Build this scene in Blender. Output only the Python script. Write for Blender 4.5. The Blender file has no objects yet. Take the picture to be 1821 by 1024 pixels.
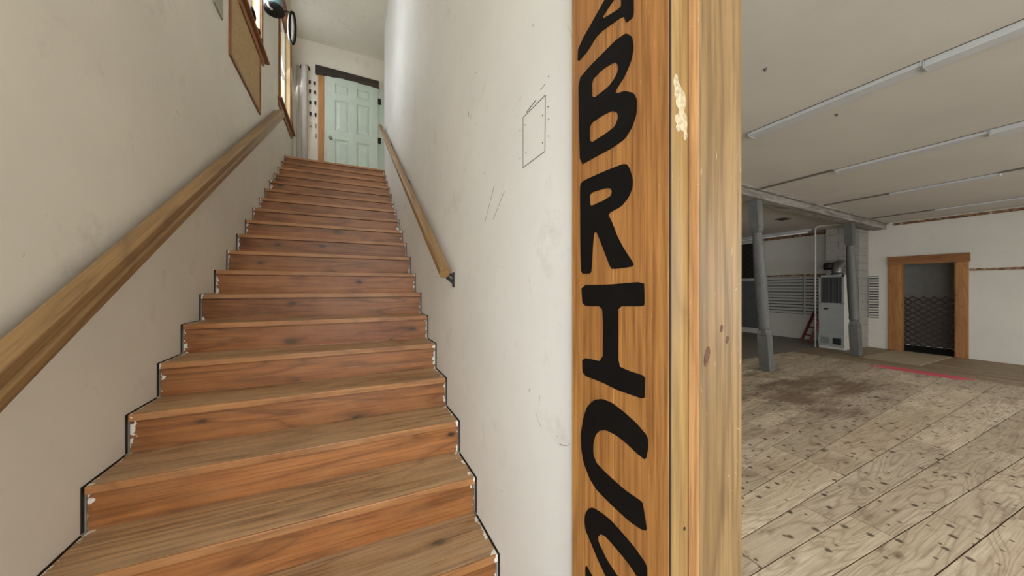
import bpy, math, random
from mathutils import Vector, Matrix, noise
from mathutils.geometry import tessellate_polygon

random.seed(7)
scn = bpy.context.scene
col = scn.collection
R = math.radians

# ------------------------------------------------------------------ camera
CAM_H = 1.5657
FPX = 549.533                       # focal length in pixels of the 1821 x 1024 frame
YAW = R(23.8873)
cd = bpy.data.cameras.new('camera')
cd.sensor_width = 36.0
cd.lens = 36.0 * FPX / 1821.0
cd.clip_start = 0.02
cd.clip_end = 100
cam = bpy.data.objects.new('camera', cd)
cam.location = (0, 0, CAM_H)
cam.rotation_euler = (R(90), 0, -YAW)
col.objects.link(cam)
scn.camera = cam

# ------------------------------------------------------------------ view
vs = scn.view_settings
vs.view_transform = 'Standard'
vs.look = 'None'
vs.gamma = 1.0
vs.use_curve_mapping = False
vs.exposure = 0.22

# ------------------------------------------------------------------ world
w = bpy.data.worlds.new('overcast_sky')
scn.world = w
w.use_nodes = True
bg = w.node_tree.nodes['Background']
bg.inputs['Color'].default_value = (0.86, 0.93, 1.0, 1)
bg.inputs['Strength'].default_value = 1.6

# ------------------------------------------------------------------ daylight at the window openings
def area(name, loc, direction, sx, sy, power, color):
    l = bpy.data.lights.new(name, 'AREA')
    l.shape = 'RECTANGLE'; l.size = sx; l.size_y = sy
    l.energy = power; l.color = color
    o = bpy.data.objects.new(name, l)
    o.location = loc
    o.rotation_euler = Vector(direction).to_track_quat('-Z', 'Z').to_euler()
    col.objects.link(o)
    return o

FRONT_Y = -2.6
DAY = (0.88, 0.94, 1.0)
area('daylight_side_door', (-0.98, -1.45, 1.5), (1, 0.25, -0.3), 1.3, 2.2, 106, (0.82, 0.91, 1.0))
area('daylight_entrance', (-0.1, FRONT_Y - 0.05, 1.55), (0, 1, -0.1), 1.5, 2.2, 22, DAY)
area('daylight_transom', (-0.1, FRONT_Y - 0.05, 4.5), (0, 1, -0.3), 1.5, 1.8, 74, (1.0, 0.95, 0.87))
area('daylight_shopfront', (3.2, FRONT_Y - 0.05, 1.6), (0, 1, -1.1), 3.4, 2.0, 72, (1.0, 0.98, 0.95))
area('daylight_shopfront', (8.2, FRONT_Y - 0.05, 1.6), (0.15, 1, -1.1), 4.6, 2.0, 98, (0.95, 0.97, 1.0))
area('daylight_stair_window', (-1.50, 4.33, 5.1), (1, -0.1, -0.55), 0.7, 1.1, 36, DAY)
area('daylight_stair_window', (-1.72, 6.43, 5.4), (1, -0.3, -0.5), 0.95, 1.7, 8, DAY)

# ------------------------------------------------------------------ pixel -> place (the plane gives the distance)
SN, CS = math.sin(YAW), math.cos(YAW)
def ray(x, y):
    u = (x - 910.5) / FPX
    return (SN + u * CS, CS - u * SN, (512 - y) / FPX)
def on_x(x, y, a, b=0.0):           # plane X = a + b*Y
    d = ray(x, y); t = a / (d[0] - b * d[1])
    return Vector((d[0] * t, d[1] * t, d[2] * t + CAM_H))
def on_y(x, y, Y):
    d = ray(x, y); t = Y / d[1]
    return Vector((d[0] * t, Y, d[2] * t + CAM_H))
def on_z(x, y, Z):
    d = ray(x, y); t = (Z - CAM_H) / d[2]
    return Vector((d[0] * t, d[1] * t, Z))
LA, LB = -0.9536, -0.0711           # stair wall on the left:  X = LA + LB*Y
RA, RB = 0.5958, -0.0685            # stair wall on the right: X = RA + RB*Y
def LX(Y, o=0.0): return LA + o + LB * Y
def RX(Y, o=0.0): return RA + o + RB * Y

# ------------------------------------------------------------------ materials
def lin(r, g, b):
    f = lambda c: (c / 255 / 12.92) if c / 255 <= 0.04045 else ((c / 255 + 0.055) / 1.055) ** 2.4
    return (f(r), f(g), f(b), 1)

class NT:
    def __init__(s, name):
        s.m = bpy.data.materials.new(name); s.m.use_nodes = True
        s.t = s.m.node_tree; s.b = s.t.nodes['Principled BSDF']
    def n(s, typ, **kw):
        nd = s.t.nodes.new(typ)
        for k, v in kw.items():
            if k in nd.inputs: s.set(nd.inputs[k], v)
            else: setattr(nd, k, v)
        return nd
    def set(s, inp, v):
        if isinstance(v, bpy.types.NodeSocket): s.t.links.new(v, inp)
        else: inp.default_value = v
    def math(s, op, a, b=None, c=None):
        nd = s.t.nodes.new('ShaderNodeMath'); nd.operation = op
        for i, v in enumerate((a, b, c)):
            if v is not None: s.set(nd.inputs[i], v)
        return nd.outputs[0]
    def vmath(s, op, a, b=None):
        nd = s.t.nodes.new('ShaderNodeVectorMath'); nd.operation = op
        s.set(nd.inputs[0], a)
        if b is not None: s.set(nd.inputs[1], b)
        return nd.outputs[0]
    def ramp(s, fac, stops):
        nd = s.t.nodes.new('ShaderNodeValToRGB'); s.set(nd.inputs[0], fac)
        e = nd.color_ramp.elements
        while len(e) < len(stops): e.new(0.5)
        for el, (p, c) in zip(e, stops):
            el.position = p; el.color = c if len(c) == 4 else (*c, 1)
        return nd.outputs[0]
    def mix(s, fac, a, b, mode='MIX'):
        nd = s.t.nodes.new('ShaderNodeMix'); nd.data_type = 'RGBA'; nd.blend_type = mode
        s.set(nd.inputs[0], fac); s.set(nd.inputs[6], a); s.set(nd.inputs[7], b)
        return nd.outputs[2]
    def noise(s, vec, scale, detail=4, rough=0.55, dist=0.0):
        nd = s.n('ShaderNodeTexNoise'); s.set(nd.inputs['Vector'], vec)
        nd.inputs['Scale'].default_value = scale; nd.inputs['Detail'].default_value = detail
        nd.inputs['Roughness'].default_value = rough; nd.inputs['Distortion'].default_value = dist
        return nd.outputs['Fac']
    def coords(s, rand=True):
        tc = s.n('ShaderNodeTexCoord').outputs['Object']
        if not rand: return tc, None
        oi = s.n('ShaderNodeObjectInfo').outputs['Random']
        off = s.n('ShaderNodeCombineXYZ', X=s.math('MULTIPLY', oi, 31.7), Y=s.math('MULTIPLY', oi, 17.3), Z=s.math('MULTIPLY', oi, 53.1)).outputs[0]
        return s.vmath('ADD', tc, off), oi
    def bump(s, h, strength, dist=0.01):
        nd = s.n('ShaderNodeBump'); nd.inputs['Strength'].default_value = strength
        nd.inputs['Distance'].default_value = dist; s.set(nd.inputs['Height'], h)
        s.t.links.new(nd.outputs[0], s.b.inputs['Normal'])

def plain(name, c, rough=0.6, metal=0.0, var=0.06, scale=8, bump=0.0):
    q = NT(name); v, _ = q.coords()
    n = q.noise(v, scale, 5)
    dark = tuple(x * (1 - 2 * var) for x in c[:3]) + (1,)
    light = tuple(min(1, x * (1 + var)) for x in c[:3]) + (1,)
    q.set(q.b.inputs['Base Color'], q.ramp(n, [(0.3, dark), (0.7, light)]))
    q.b.inputs['Roughness'].default_value = rough; q.b.inputs['Metallic'].default_value = metal
    if bump: q.bump(q.noise(v, scale * 12, 3), bump, 0.004)
    return q.m

def wood(name, dark, mid, light, axis='X', rings=9.0, ring_amt=0.45, knots=0.5, knot_scale=1.6, rough=0.55,
         wear=None, wear_amt=0.0, tint=0.16, plane='XZ', edge_paint=False, scratch=0.0, nails=False, stains=False, fine=0.5):
    q = NT(name); v, oi = q.coords()
    st = {'X': (0.13, 1, 1), 'Y': (1, 0.13, 1), 'Z': (1, 1, 0.13)}[axis]
    fs = {'X': (0.03, 1, 1), 'Y': (1, 0.03, 1), 'Z': (1, 1, 0.03)}[axis]
    ks = {'X': (0.42, 1, 1), 'Y': (1, 0.42, 1), 'Z': (1, 1, 0.42)}[axis]
    vg = q.vmath('MULTIPLY', v, st); vf = q.vmath('MULTIPLY', v, fs); vk = q.vmath('MULTIPLY', v, ks)
    wob = q.noise(vg, 4.0, 3, 0.5)
    rg = q.math('PINGPONG', q.math('MULTIPLY', q.noise(vg, 5.5, 2, 0.4, 0.6), rings), 0.5)
    rg = q.math('MULTIPLY', rg, 2.0)
    fn = q.noise(vf, 95, 4, 0.65)
    base = q.ramp(wob, [(0.3, mid), (0.72, light)])
    ringline = q.math('MULTIPLY', q.math('POWER', rg, 3.0), ring_amt)
    c = q.mix(ringline, base, dark)
    c = q.mix(q.math('MULTIPLY', q.ramp(fn, [(0.42, (0, 0, 0)), (0.75, (1, 1, 1))]), fine), c, dark)
    sp = q.n('ShaderNodeSeparateXYZ'); q.set(sp.inputs[0], v)
    def flat(kx, ky):
        pu, pv = sp.outputs[plane[0]], sp.outputs[plane[1]]
        return q.n('ShaderNodeCombineXYZ', X=q.math('MULTIPLY', pu, kx), Y=q.math('MULTIPLY', pv, ky), Z=0.0).outputs[0]
    if knots > 0:
        vo = q.n('ShaderNodeTexVoronoi'); vo.voronoi_dimensions = '2D'
        q.set(vo.inputs['Vector'], flat(0.5 if plane[0] == axis else 1.0, 0.5 if plane[1] == axis else 1.0))
        vo.inputs['Scale'].default_value = knot_scale
        sc_ = q.n('ShaderNodeSeparateColor'); q.set(sc_.inputs[0], vo.outputs['Color'])
        d = q.math('MULTIPLY', q.math('ADD', vo.outputs['Distance'], q.math('MULTIPLY', q.noise(v, 40, 2), 0.02)), q.math('ADD', 0.75, sc_.outputs[1]))
        k = q.ramp(d, [(0.036, (1, 1, 1)), (0.052, (0.45, 0.45, 0.45)), (0.085, (0.12, 0.12, 0.12)), (0.13, (0, 0, 0))])
        k = q.math('MULTIPLY', k, q.math('GREATER_THAN', sc_.outputs[0], 0.35))
        kd = tuple(x * 0.22 for x in dark[:3]) + (1,)
        c = q.mix(q.math('MULTIPLY', k, knots), c, kd)
    if stains:
        wv = q.coords(False)[0]
        dv = q.n('ShaderNodeVectorMath', operation='LENGTH'); q.set(dv.inputs[0], q.vmath('MULTIPLY', q.vmath('SUBTRACT', wv, (6.2, 2.55, 0)), (0.42, 0.95, 0)))
        blob = q.ramp(dv.outputs['Value'], [(0.3, (0.21, 0.21, 0.21)), (1.1, (0, 0, 0))])
        sn = q.math('ADD', q.noise(q.vmath('MULTIPLY', wv, (0.8, 2.2, 1)), 1.3, 7, 0.7), blob)
        c = q.mix(q.math('MULTIPLY', q.ramp(sn, [(0.57, (0, 0, 0)), (0.74, (1, 1, 1))]), 0.75), c, lin(92, 62, 46))
        sn2 = q.noise(q.vmath('MULTIPLY', v, (0.6, 1.4, 1)), 6.0, 6, 0.72)
        c = q.mix(q.math('MULTIPLY', q.ramp(sn2, [(0.58, (0, 0, 0)), (0.70, (1, 1, 1))]), 0.5), c, lin(112, 90, 68))
    if nails:
        for (scl, th, thr) in ((5.0, 0.085, 0.40), (11.0, 0.10, 0.80)):
            vn = q.n('ShaderNodeTexVoronoi'); vn.voronoi_dimensions = '2D'; q.set(vn.inputs['Vector'], flat(1.0, 1.15))
            vn.inputs['Scale'].default_value = scl
            s2 = q.n('ShaderNodeSeparateColor'); q.set(s2.inputs[0], vn.outputs['Color'])
            dd = q.math('ADD', vn.outputs['Distance'], q.math('MULTIPLY', q.math('SUBTRACT', q.noise(v, 45, 2), 0.5), 0.12))
            nk = q.math('MULTIPLY', q.ramp(dd, [(th * 0.7, (1, 1, 1)), (th * 1.5, (0, 0, 0))]), q.math('GREATER_THAN', s2.outputs[0], thr))
            c = q.mix(q.math('MULTIPLY', nk, 0.9), c, lin(42, 32, 26))
    if wear is not None:
        wn = q.noise(q.vmath('MULTIPLY', v, (0.4, 1, 1) if axis == 'X' else (1, 1, 0.4)), 6, 6, 0.7)
        c = q.mix(q.math('MULTIPLY', q.ramp(wn, [(0.36, (0, 0, 0)), (0.62, (1, 1, 1))]), wear_amt), c, wear)
    if scratch > 0:
        vs_ = q.vmath('ADD', v, q.n('ShaderNodeCombineXYZ', X=q.noise(v, 2.0, 2), Y=0.0, Z=q.noise(v, 1.3, 2)).outputs[0])
        sc = q.noise(q.vmath('MULTIPLY', vs_, (24, 24, 3.0)), 6, 2, 0.5)
        c = q.mix(q.math('MULTIPLY', q.ramp(sc, [(0.70, (0, 0, 0)), (0.78, (1, 1, 1))]), scratch), c, lin(226, 196, 150))
    if edge_paint:
        at = q.n('ShaderNodeAttribute'); at.attribute_name = 'end_gap'
        pn = q.noise(q.vmath('MULTIPLY', v, (1, 1, 1)), 22, 3, 0.6)
        lim = q.math('SUBTRACT', q.math('MULTIPLY', pn, 0.15), 0.074)
        m = q.math('LESS_THAN', at.outputs['Fac'], lim)
        c = q.mix(m, c, lin(226, 220, 208))
    hv = q.n('ShaderNodeHueSaturation'); q.set(hv.inputs['Color'], c)
    q.set(hv.inputs['Value'], q.math('ADD', q.math('MULTIPLY', oi, tint), 1 - tint / 2))
    q.set(q.b.inputs['Base Color'], hv.outputs[0])
    q.b.inputs['Roughness'].default_value = rough
    q.bump(q.math('ADD', q.math('MULTIPLY', fn, 0.6), q.math('MULTIPLY', ringline, -0.8)), 0.22, 0.004)
    return q.m

def plaster(name, c, smudge=0.35, mark=0.5, rough=0.72):
    q = NT(name); v, _ = q.coords(False)
    n1 = q.noise(v, 1.1, 5, 0.6); n2 = q.noise(v, 5.0, 6, 0.7)
    d = tuple(x * 0.90 for x in c[:3]) + (1,)
    b = q.ramp(n1, [(0.3, d), (0.65, c)])
    b = q.mix(q.math('MULTIPLY', q.ramp(n2, [(0.58, (0, 0, 0)), (0.80, (1, 1, 1))]), smudge), b, lin(150, 138, 118))
    # scuffs and little scratches left by moving things
    wv = q.vmath('ADD', v, q.n('ShaderNodeCombineXYZ', X=0.0, Y=q.noise(v, 1.7, 2), Z=q.noise(v, 2.3, 2)).outputs[0])
    sc = q.noise(q.vmath('MULTIPLY', wv, (9, 26, 5)), 2.2, 3, 0.5)
    gate = q.ramp(q.noise(v, 2.6, 2), [(0.46, (0, 0, 0)), (0.62, (1, 1, 1))])
    b = q.mix(q.math('MULTIPLY', q.math('MULTIPLY', q.ramp(sc, [(0.70, (0, 0, 0)), (0.76, (1, 1, 1))]), gate), mark), b, lin(96, 86, 74))
    vo = q.n('ShaderNodeTexVoronoi'); q.set(vo.inputs['Vector'], v); vo.inputs['Scale'].default_value = 5.0
    dots = q.ramp(vo.outputs['Distance'], [(0.030, (1, 1, 1)), (0.045, (0, 0, 0))])
    b = q.mix(q.math('MULTIPLY', q.math('MULTIPLY', dots, gate), mark), b, lin(90, 80, 70))
    q.set(q.b.inputs['Base Color'], b)
    q.b.inputs['Roughness'].default_value = rough
    q.bump(q.math('ADD', q.noise(v, 110, 3), q.math('MULTIPLY', q.noise(v, 12, 4), 1.2)), 0.16, 0.004)
    return q.m

M = {}
M['plaster'] = plaster('white_plaster', lin(228, 221, 205))
M['plaster_right'] = plaster('white_plaster_scuffed', lin(234, 231, 223), 0.3, 0.85)
M['room_wall'] = plaster('painted_wall', lin(222, 216, 202), 0.15, 0.15)
M['ceiling'] = plaster('ceiling_board', lin(206, 198, 184), 0.1, 0.0)
M['riser'] = wood('stair_fir_riser', lin(70, 38, 16), lin(136, 80, 37), lin(170, 110, 60), 'X', 7, 0.6, 1.0, 3.0, 0.45, lin(184, 134, 86), 0.28, 0.26, plane='XZ', edge_paint=True, fine=0.75)
M['tread'] = wood('stair_fir_tread', lin(84, 56, 34), lin(164, 124, 84), lin(194, 154, 110), 'X', 9, 0.55, 0.9, 2.6, 0.5, lin(188, 162, 128), 0.45, 0.14, plane='XY', edge_paint=True, fine=0.95)
M['nosing'] = wood('stair_fir_nosing', lin(80, 46, 20), lin(146, 90, 46), lin(180, 124, 72), 'X', 7, 0.45, 0.4, 3.0, 0.45, lin(194, 150, 104), 0.4, 0.2, plane='XZ', edge_paint=True, fine=0.6)
M['rail'] = wood('oiled_rail', lin(80, 58, 32), lin(134, 102, 62), lin(158, 124, 80), 'X', 5, 0.4, 0.15, 1.2, 0.4)
M['sign_wood'] = wood('varnished_sign_board', lin(98, 56, 22), lin(164, 108, 54), lin(190, 136, 74), 'Z', 5, 0.25, 0.5, 1.7, 0.42, lin(128, 84, 44), 0.28, 0.06, plane='YZ', scratch=0.25, fine=0.95)
M['post_wood'] = wood('pine_post', lin(88, 64, 36), lin(136, 106, 64), lin(162, 130, 84), 'Z', 6, 0.6, 0.3, 1.4, 0.5, lin(112, 86, 52), 0.3, 0.06, plane='XZ', scratch=0.6, fine=0.95)
M['post_side_lit'] = wood('pine_post_lit_edge', lin(132, 88, 48), lin(196, 144, 92), lin(214, 166, 112), 'Z', 6, 0.35, 0.2, 1.4, 0.5, None, 0, 0.06, plane='YZ', scratch=0.4, fine=0.85)  # lit copy of the post wood: light from the left put into the colour
M['strip_wood'] = wood('pine_strip', lin(88, 66, 34), lin(144, 112, 64), lin(164, 130, 80), 'Z', 5, 0.35, 0.3, 2.0, 0.45, None, 0, 0.06, plane='XZ', scratch=0.4, fine=0.7)
M['floor_plank'] = wood('worn_floor_plank', lin(122, 96, 70), lin(204, 185, 155), lin(228, 211, 183), 'X', 15, 0.48, 0.85, 2.2, 0.6, lin(150, 124, 96), 0.28, 0.32, plane='XY', nails=True, stains=True)
M['floor_board'] = wood('brown_floor_board', lin(82, 66, 48), lin(146, 124, 94), lin(168, 146, 114), 'Y', 6, 0.4, 0.2, 1.2, 0.6, None, 0, 0.35, plane='XY')
M['door_wood'] = wood('orange_pine_trim', lin(112, 66, 28), lin(170, 116, 62), lin(192, 138, 80), 'Z', 5, 0.35, 0.95, 4.5, 0.5, plane='YZ')
M['door_wood_h'] = wood('orange_pine_header', lin(92, 54, 24), lin(140, 88, 44), lin(166, 112, 62), 'Y', 5, 0.5, 0.5, 3.2, 0.5)
M['window_wood'] = wood('window_oak', lin(84, 48, 24), lin(134, 84, 44), lin(160, 106, 60), 'Y', 4, 0.3, 0.0, 1, 0.45)
M['jamb_wood'] = wood('window_pine_jamb', lin(170, 128, 74), lin(214, 180, 124), lin(232, 204, 152), 'Z', 4, 0.25, 0.0, 1, 0.45)
M['cork'] = plain('hardboard_panel', lin(178, 148, 98), 0.7, 0, 0.10, 30, 0.2)
M['dark_wood'] = wood('charred_header', lin(18, 14, 10), lin(44, 36, 28), lin(74, 62, 46), 'X', 6, 0.6, 0.4, 3, 0.7)
M['lattice'] = wood('dark_lattice', lin(28, 18, 12), lin(52, 34, 24), lin(66, 46, 32), 'Y', 3, 0.3, 0.0, 1, 0.6)
M['door_paint'] = plain('pale_green_door', lin(196, 208, 194), 0.42, 0, 0.03)
M['black'] = plain('black_paint', lin(14, 12, 11), 0.62, 0, 0.15, 20)
M['black'].node_tree.nodes['Principled BSDF'].inputs['Specular IOR Level'].default_value = 0.15
M['black_metal'] = plain('black_iron', lin(18, 17, 17), 0.45, 0.3)
M['chrome'] = plain('satin_nickel', lin(190, 182, 168), 0.25, 1.0)
M['galv'] = plain('galvanised_steel', lin(150, 150, 148), 0.35, 0.9)
M['grey_paint'] = wood('grey_painted_post', lin(62, 61, 57), lin(98, 97, 92), lin(120, 118, 112), 'Z', 4, 0.25, 0.0, 1, 0.5)
M['beam_paint'] = wood('peeling_white_beam', lin(72, 64, 54), lin(160, 154, 142), lin(188, 182, 170), 'X', 5, 0.6, 0.3, 3, 0.6, lin(92, 82, 70), 0.6, 0.1)
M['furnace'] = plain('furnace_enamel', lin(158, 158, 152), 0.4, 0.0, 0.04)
M['furnace_side_lit'] = plain('furnace_lit_side_enamel', lin(206, 202, 190), 0.4, 0.0, 0.04)  # lighter copy of the front enamel; light on the side put into the colour
M['dark'] = plain('dark_grille', lin(30, 29, 28), 0.6)
M['vent'] = plain('grey_vent', lin(96, 96, 94), 0.6)
M['block'] = plain('painted_block', lin(166, 160, 150), 0.85, 0, 0.08, 14, 0.4)
M['mortar'] = plain('mortar', lin(120, 114, 106), 0.9)
M['slat_white'] = plain('white_slat', lin(206, 202, 190), 0.5, 0, 0.04)
M['pipe_white'] = plain('white_pipe', lin(206, 198, 188), 0.5, 0, 0.04)
M['fixture'] = plain('white_fixture_enamel', lin(196, 196, 192), 0.45, 0, 0.03)
M['conduit'] = plain('dark_conduit', lin(104, 96, 86), 0.6)
M['red'] = plain('red_ladder_paint', lin(128, 52, 42), 0.5)
M['tape'] = plain('pink_tape', lin(236, 88, 108), 0.5, 0, 0.05)
M['plywood'] = plain('plywood_sheet', lin(176, 158, 128), 0.7, 0, 0.1, 20)
M['lino'] = plain('grey_lino', lin(128, 120, 108), 0.55, 0, 0.05)
M['rear_dark'] = plain('rear_wall_dark', lin(98, 92, 84), 0.8, 0, 0.06, 2)  # for the unseen rear wall, kept dark to hold down bounce light
M['subfloor'] = plain('subfloor', lin(44, 34, 26), 0.9)
M['teal'] = plain('teal_enamel', lin(96, 126, 130), 0.35, 0.2, 0.05)
M['white_plastic'] = plain('white_plastic', lin(236, 234, 228), 0.4, 0, 0.02)
M['closet'] = plain('closet_wall', lin(196, 190, 180), 0.8)
M['pencil'] = plain('pencil_graphite', lin(66, 60, 54), 0.7)
M['paint_white'] = plain('white_paint_splash', lin(184, 166, 132), 0.6, 0, 0.22, 120)
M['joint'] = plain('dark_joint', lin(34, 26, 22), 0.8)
M['plate'] = plain('olive_plate', lin(160, 154, 128), 0.5)

def stripe_mat():
    q = NT('striped_border'); v, _ = q.coords(False)
    s = q.vmath('MULTIPLY', v, (1, 7.0, 9.0))
    n = q.noise(q.vmath('ADD', s, q.n('ShaderNodeCombineXYZ', X=0.0, Y=0.0, Z=0.0).outputs[0]), 1.6, 3, 0.6, 0.6)
    q.set(q.b.inputs['Base Color'], q.ramp(n, [(0.40, lin(96, 62, 38)), (0.55, lin(150, 112, 76)), (0.66, lin(196, 176, 146))]))
    q.b.inputs['Roughness'].default_value = 0.6
    return q.m
M['stripe'] = stripe_mat()

def glass_mat():
    q = NT('window_glass')
    q.b.inputs['Base Color'].default_value = (1, 1, 1, 1)
    q.b.inputs['Roughness'].default_value = 0.0
    q.b.inputs['IOR'].default_value = 1.0
    q.b.inputs['Transmission Weight'].default_value = 1.0
    return q.m
M['glass'] = glass_mat()

# ------------------------------------------------------------------ mesh helpers
class MB:
    def __init__(s): s.v = []; s.f = []; s.smooth = set()
    def hexa(s, c):                 # 8 corners: bottom 4 counter-clockwise, top 4
        i = len(s.v); s.v += [Vector(p) for p in c]
        for q in ((3, 2, 1, 0), (4, 5, 6, 7), (0, 1, 5, 4), (1, 2, 6, 5), (2, 3, 7, 6), (3, 0, 4, 7)):
            s.f.append(tuple(i + k for k in q))
        return s
    def box(s, x0, x1, y0, y1, z0, z1):
        return s.hexa([(x0, y0, z0), (x1, y0, z0), (x1, y1, z0), (x0, y1, z0), (x0, y0, z1), (x1, y0, z1), (x1, y1, z1), (x0, y1, z1)])
    def skew(s, fx, o0, o1, y0, y1, z0, z1):   # a box against a stair wall, fx(Y, offset) -> X
        return s.hexa([(fx(y0, o0), y0, z0), (fx(y0, o1), y0, z0), (fx(y1, o1), y1, z0), (fx(y1, o0), y1, z0),
                       (fx(y0, o0), y0, z1), (fx(y0, o1), y0, z1), (fx(y1, o1), y1, z1), (fx(y1, o0), y1, z1)])
    def bar(s, a, b, wd, ht, up=(0, 0, 1)):    # rectangular bar from a to b
        a = Vector(a); b = Vector(b); d = (b - a).normalized()
        sx = d.cross(Vector(up)).normalized(); uz = sx.cross(d)
        sx *= wd / 2; uz *= ht / 2
        return s.hexa([a - sx - uz, a + sx - uz, b + sx - uz, b - sx - uz, a - sx + uz, a + sx + uz, b + sx + uz, b - sx + uz])
    def sweep(s, pts, rads, n=12, up=(0, 0, 1), cap=True, rot=0.0):    # tube with a radius for each point
        pts = [Vector(p) for p in pts]; base = len(s.v); prev = None
        for i, p in enumerate(pts):
            d = (pts[min(i + 1, len(pts) - 1)] - pts[max(i - 1, 0)]).normalized()
            if prev is None:
                u = Vector(up) if abs(d.dot(Vector(up))) < 0.95 else Vector((1, 0, 0))
                sx = d.cross(u).normalized()
            else:
                sx = (prev - d * prev.dot(d)).normalized()
            prev = sx; sy = d.cross(sx)
            r = rads[i] if isinstance(rads, (list, tuple)) else rads
            for k in range(n):
                a = 2 * math.pi * k / n + rot
                s.v.append(p + sx * (r * math.cos(a)) + sy * (r * math.sin(a)))
        for i in range(len(pts) - 1):
            for k in range(n):
                a = base + i * n + k; b = base + i * n + (k + 1) % n
                s.smooth.add(len(s.f)); s.f.append((a, b, b + n, a + n))
        if cap:
            s.f.append(tuple(base + k for k in reversed(range(n))))
            s.f.append(tuple(base + (len(pts) - 1) * n + k for k in range(n)))
        return s
    def profile(s, prof, a, b, side, upv):     # extrude a closed 2D profile (u along side, w along upv) from a to b
        a = Vector(a); b = Vector(b); side = Vector(side).normalized(); upv = Vector(upv).normalized()
        i = len(s.v); n = len(prof)
        for p in (a, b):
            for u, wv in prof: s.v.append(p + side * u + upv * wv)
        for k in range(n):
            s.f.append((i + k, i + (k + 1) % n, i + n + (k + 1) % n, i + n + k))
        s.f.append(tuple(i + k for k in reversed(range(n)))); s.f.append(tuple(i + n + k for k in range(n)))
        return s
    def slab(s, loops, nrm, th):               # flat shape (outer loop, then holes), thickened along nrm
        nrm = Vector(nrm) * th; i = len(s.v); flat = [Vector(p) for lp in loops for p in lp]; N = len(flat)
        s.v += flat + [p + nrm for p in flat]
        for t in tessellate_polygon([[Vector(p) for p in lp] for lp in loops]):
            s.f.append((i + t[0], i + t[1], i + t[2])); s.f.append((i + N + t[2], i + N + t[1], i + N + t[0]))
        o = 0
        for lp in loops:
            for k in range(len(lp)):
                a = i + o + k; b = i + o + (k + 1) % len(lp)
                s.f.append((a, b, b + N, a + N))
            o += len(lp)
        return s
    def build(s, name, mat, parent=None, bevel=0.0, origin=None, fix=True):
        me = bpy.data.meshes.new(name)
        vv = s.v if origin is None else [p - Vector(origin) for p in s.v]
        me.from_pydata(vv, [], s.f); me.update()
        if fix:
            import bmesh
            bm = bmesh.new(); bm.from_mesh(me); bmesh.ops.recalc_face_normals(bm, faces=bm.faces); bm.to_mesh(me); bm.free()
        for i in s.smooth:
            if i < len(me.polygons): me.polygons[i].use_smooth = True
        me.materials.append(M[mat] if isinstance(mat, str) else mat)
        o = bpy.data.objects.new(name, me); col.objects.link(o)
        if origin is not None: o.location = origin
        if parent is not None:
            o.parent = parent
            pw = Vector((0, 0, 0)); p_ = parent
            while p_ is not None: pw += Vector(p_.location); p_ = p_.parent
            o.location = (Vector(origin) if origin is not None else Vector((0, 0, 0))) - pw
        if bevel:
            bv = o.modifiers.new('bevel', 'BEVEL'); bv.width = bevel; bv.segments = 2; bv.limit_method = 'ANGLE'
        return o

def tag(o, label=None, cat=None, group=None, kind=None):
    if label: o['label'] = label
    if cat: o['category'] = cat
    if group: o['group'] = group
    if kind: o['kind'] = kind
    return o
def thing(name, loc, label, cat, group=None):
    o = bpy.data.objects.new(name, None); o.location = loc; o.empty_display_size = 0.1
    col.objects.link(o)
    return tag(o, label, cat, group)
def struct(o, label, cat):
    return tag(o, label, cat, None, 'structure')

# ================================================================== THE SHELL
END_Y = 7.3; STAIR_TOP = 6.52; LAND_Z = 3.80; LAND_Y = 6.328
CEIL = 3.229; FAR_X = 12.03; REAR_Y = 8.6
# openings in the stair wall on the left: (y0, y1, z0, z1)
W1 = (3.95, 4.70, 4.47, 5.70); W2 = (5.93, 6.93, 4.50, 6.30)

m = MB(); T = 0.16
for (y0, y1, z0, z1) in ((FRONT_Y, -2.15, 0, STAIR_TOP), (-2.15, -0.75, 0, 0.3), (-2.15, -0.75, 2.7, STAIR_TOP), (-0.75, W1[0], 0, STAIR_TOP), (W1[0], W1[1], 0, W1[2]), (W1[0], W1[1], W1[3], STAIR_TOP), (W1[1], W2[0], 0, STAIR_TOP),
                         (W2[0], W2[1], 0, W2[2]), (W2[0], W2[1], W2[3], STAIR_TOP), (W2[1], END_Y, 0, STAIR_TOP)):
    m.skew(LX, -T, 0, y0, y1, z0, z1)
struct(m.build('wall_left', 'plaster'), 'tall white plaster wall along the left of the wooden stairs', 'wall')

m = MB().skew(RX, 0, 0.165, 0.472, 6.36, 0, STAIR_TOP)
wall_right = struct(m.build('wall_right', 'plaster_right'), 'scuffed white wall between the stairs and the lettered board', 'wall')
m = MB().box(0.225, 0.36, 6.36, END_Y, LAND_Z, STAIR_TOP)
struct(m.build('wall_landing', 'plaster'), 'narrow white wall strip beside the pale green door', 'wall')
m = MB().box(-1.9, 0.6, END_Y, END_Y + 0.15, LAND_Z - 0.3, STAIR_TOP)
struct(m.build('wall_end', 'plaster'), 'white wall at the stair head around the pale green door', 'wall')
m = MB().box(-1.9, 0.9, FRONT_Y, END_Y + 0.15, STAIR_TOP, STAIR_TOP + 0.1)
struct(m.build('ceiling_stairwell', 'plaster'), 'plain white ceiling above the stair head', 'ceiling')
m = MB()
for (y0, y1, x1) in ((LAND_Y + 0.03, END_Y, 0.36),):
    m.hexa([(LX(y0), y0, LAND_Z - 0.3), (RX(y0), y0, LAND_Z - 0.3), (x1, y1, LAND_Z - 0.3), (LX(y1), y1, LAND_Z - 0.3),
            (LX(y0), y0, LAND_Z - 0.002), (x1, y0, LAND_Z - 0.002), (x1, y1, LAND_Z - 0.002), (LX(y1), y1, LAND_Z - 0.002)])
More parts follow.
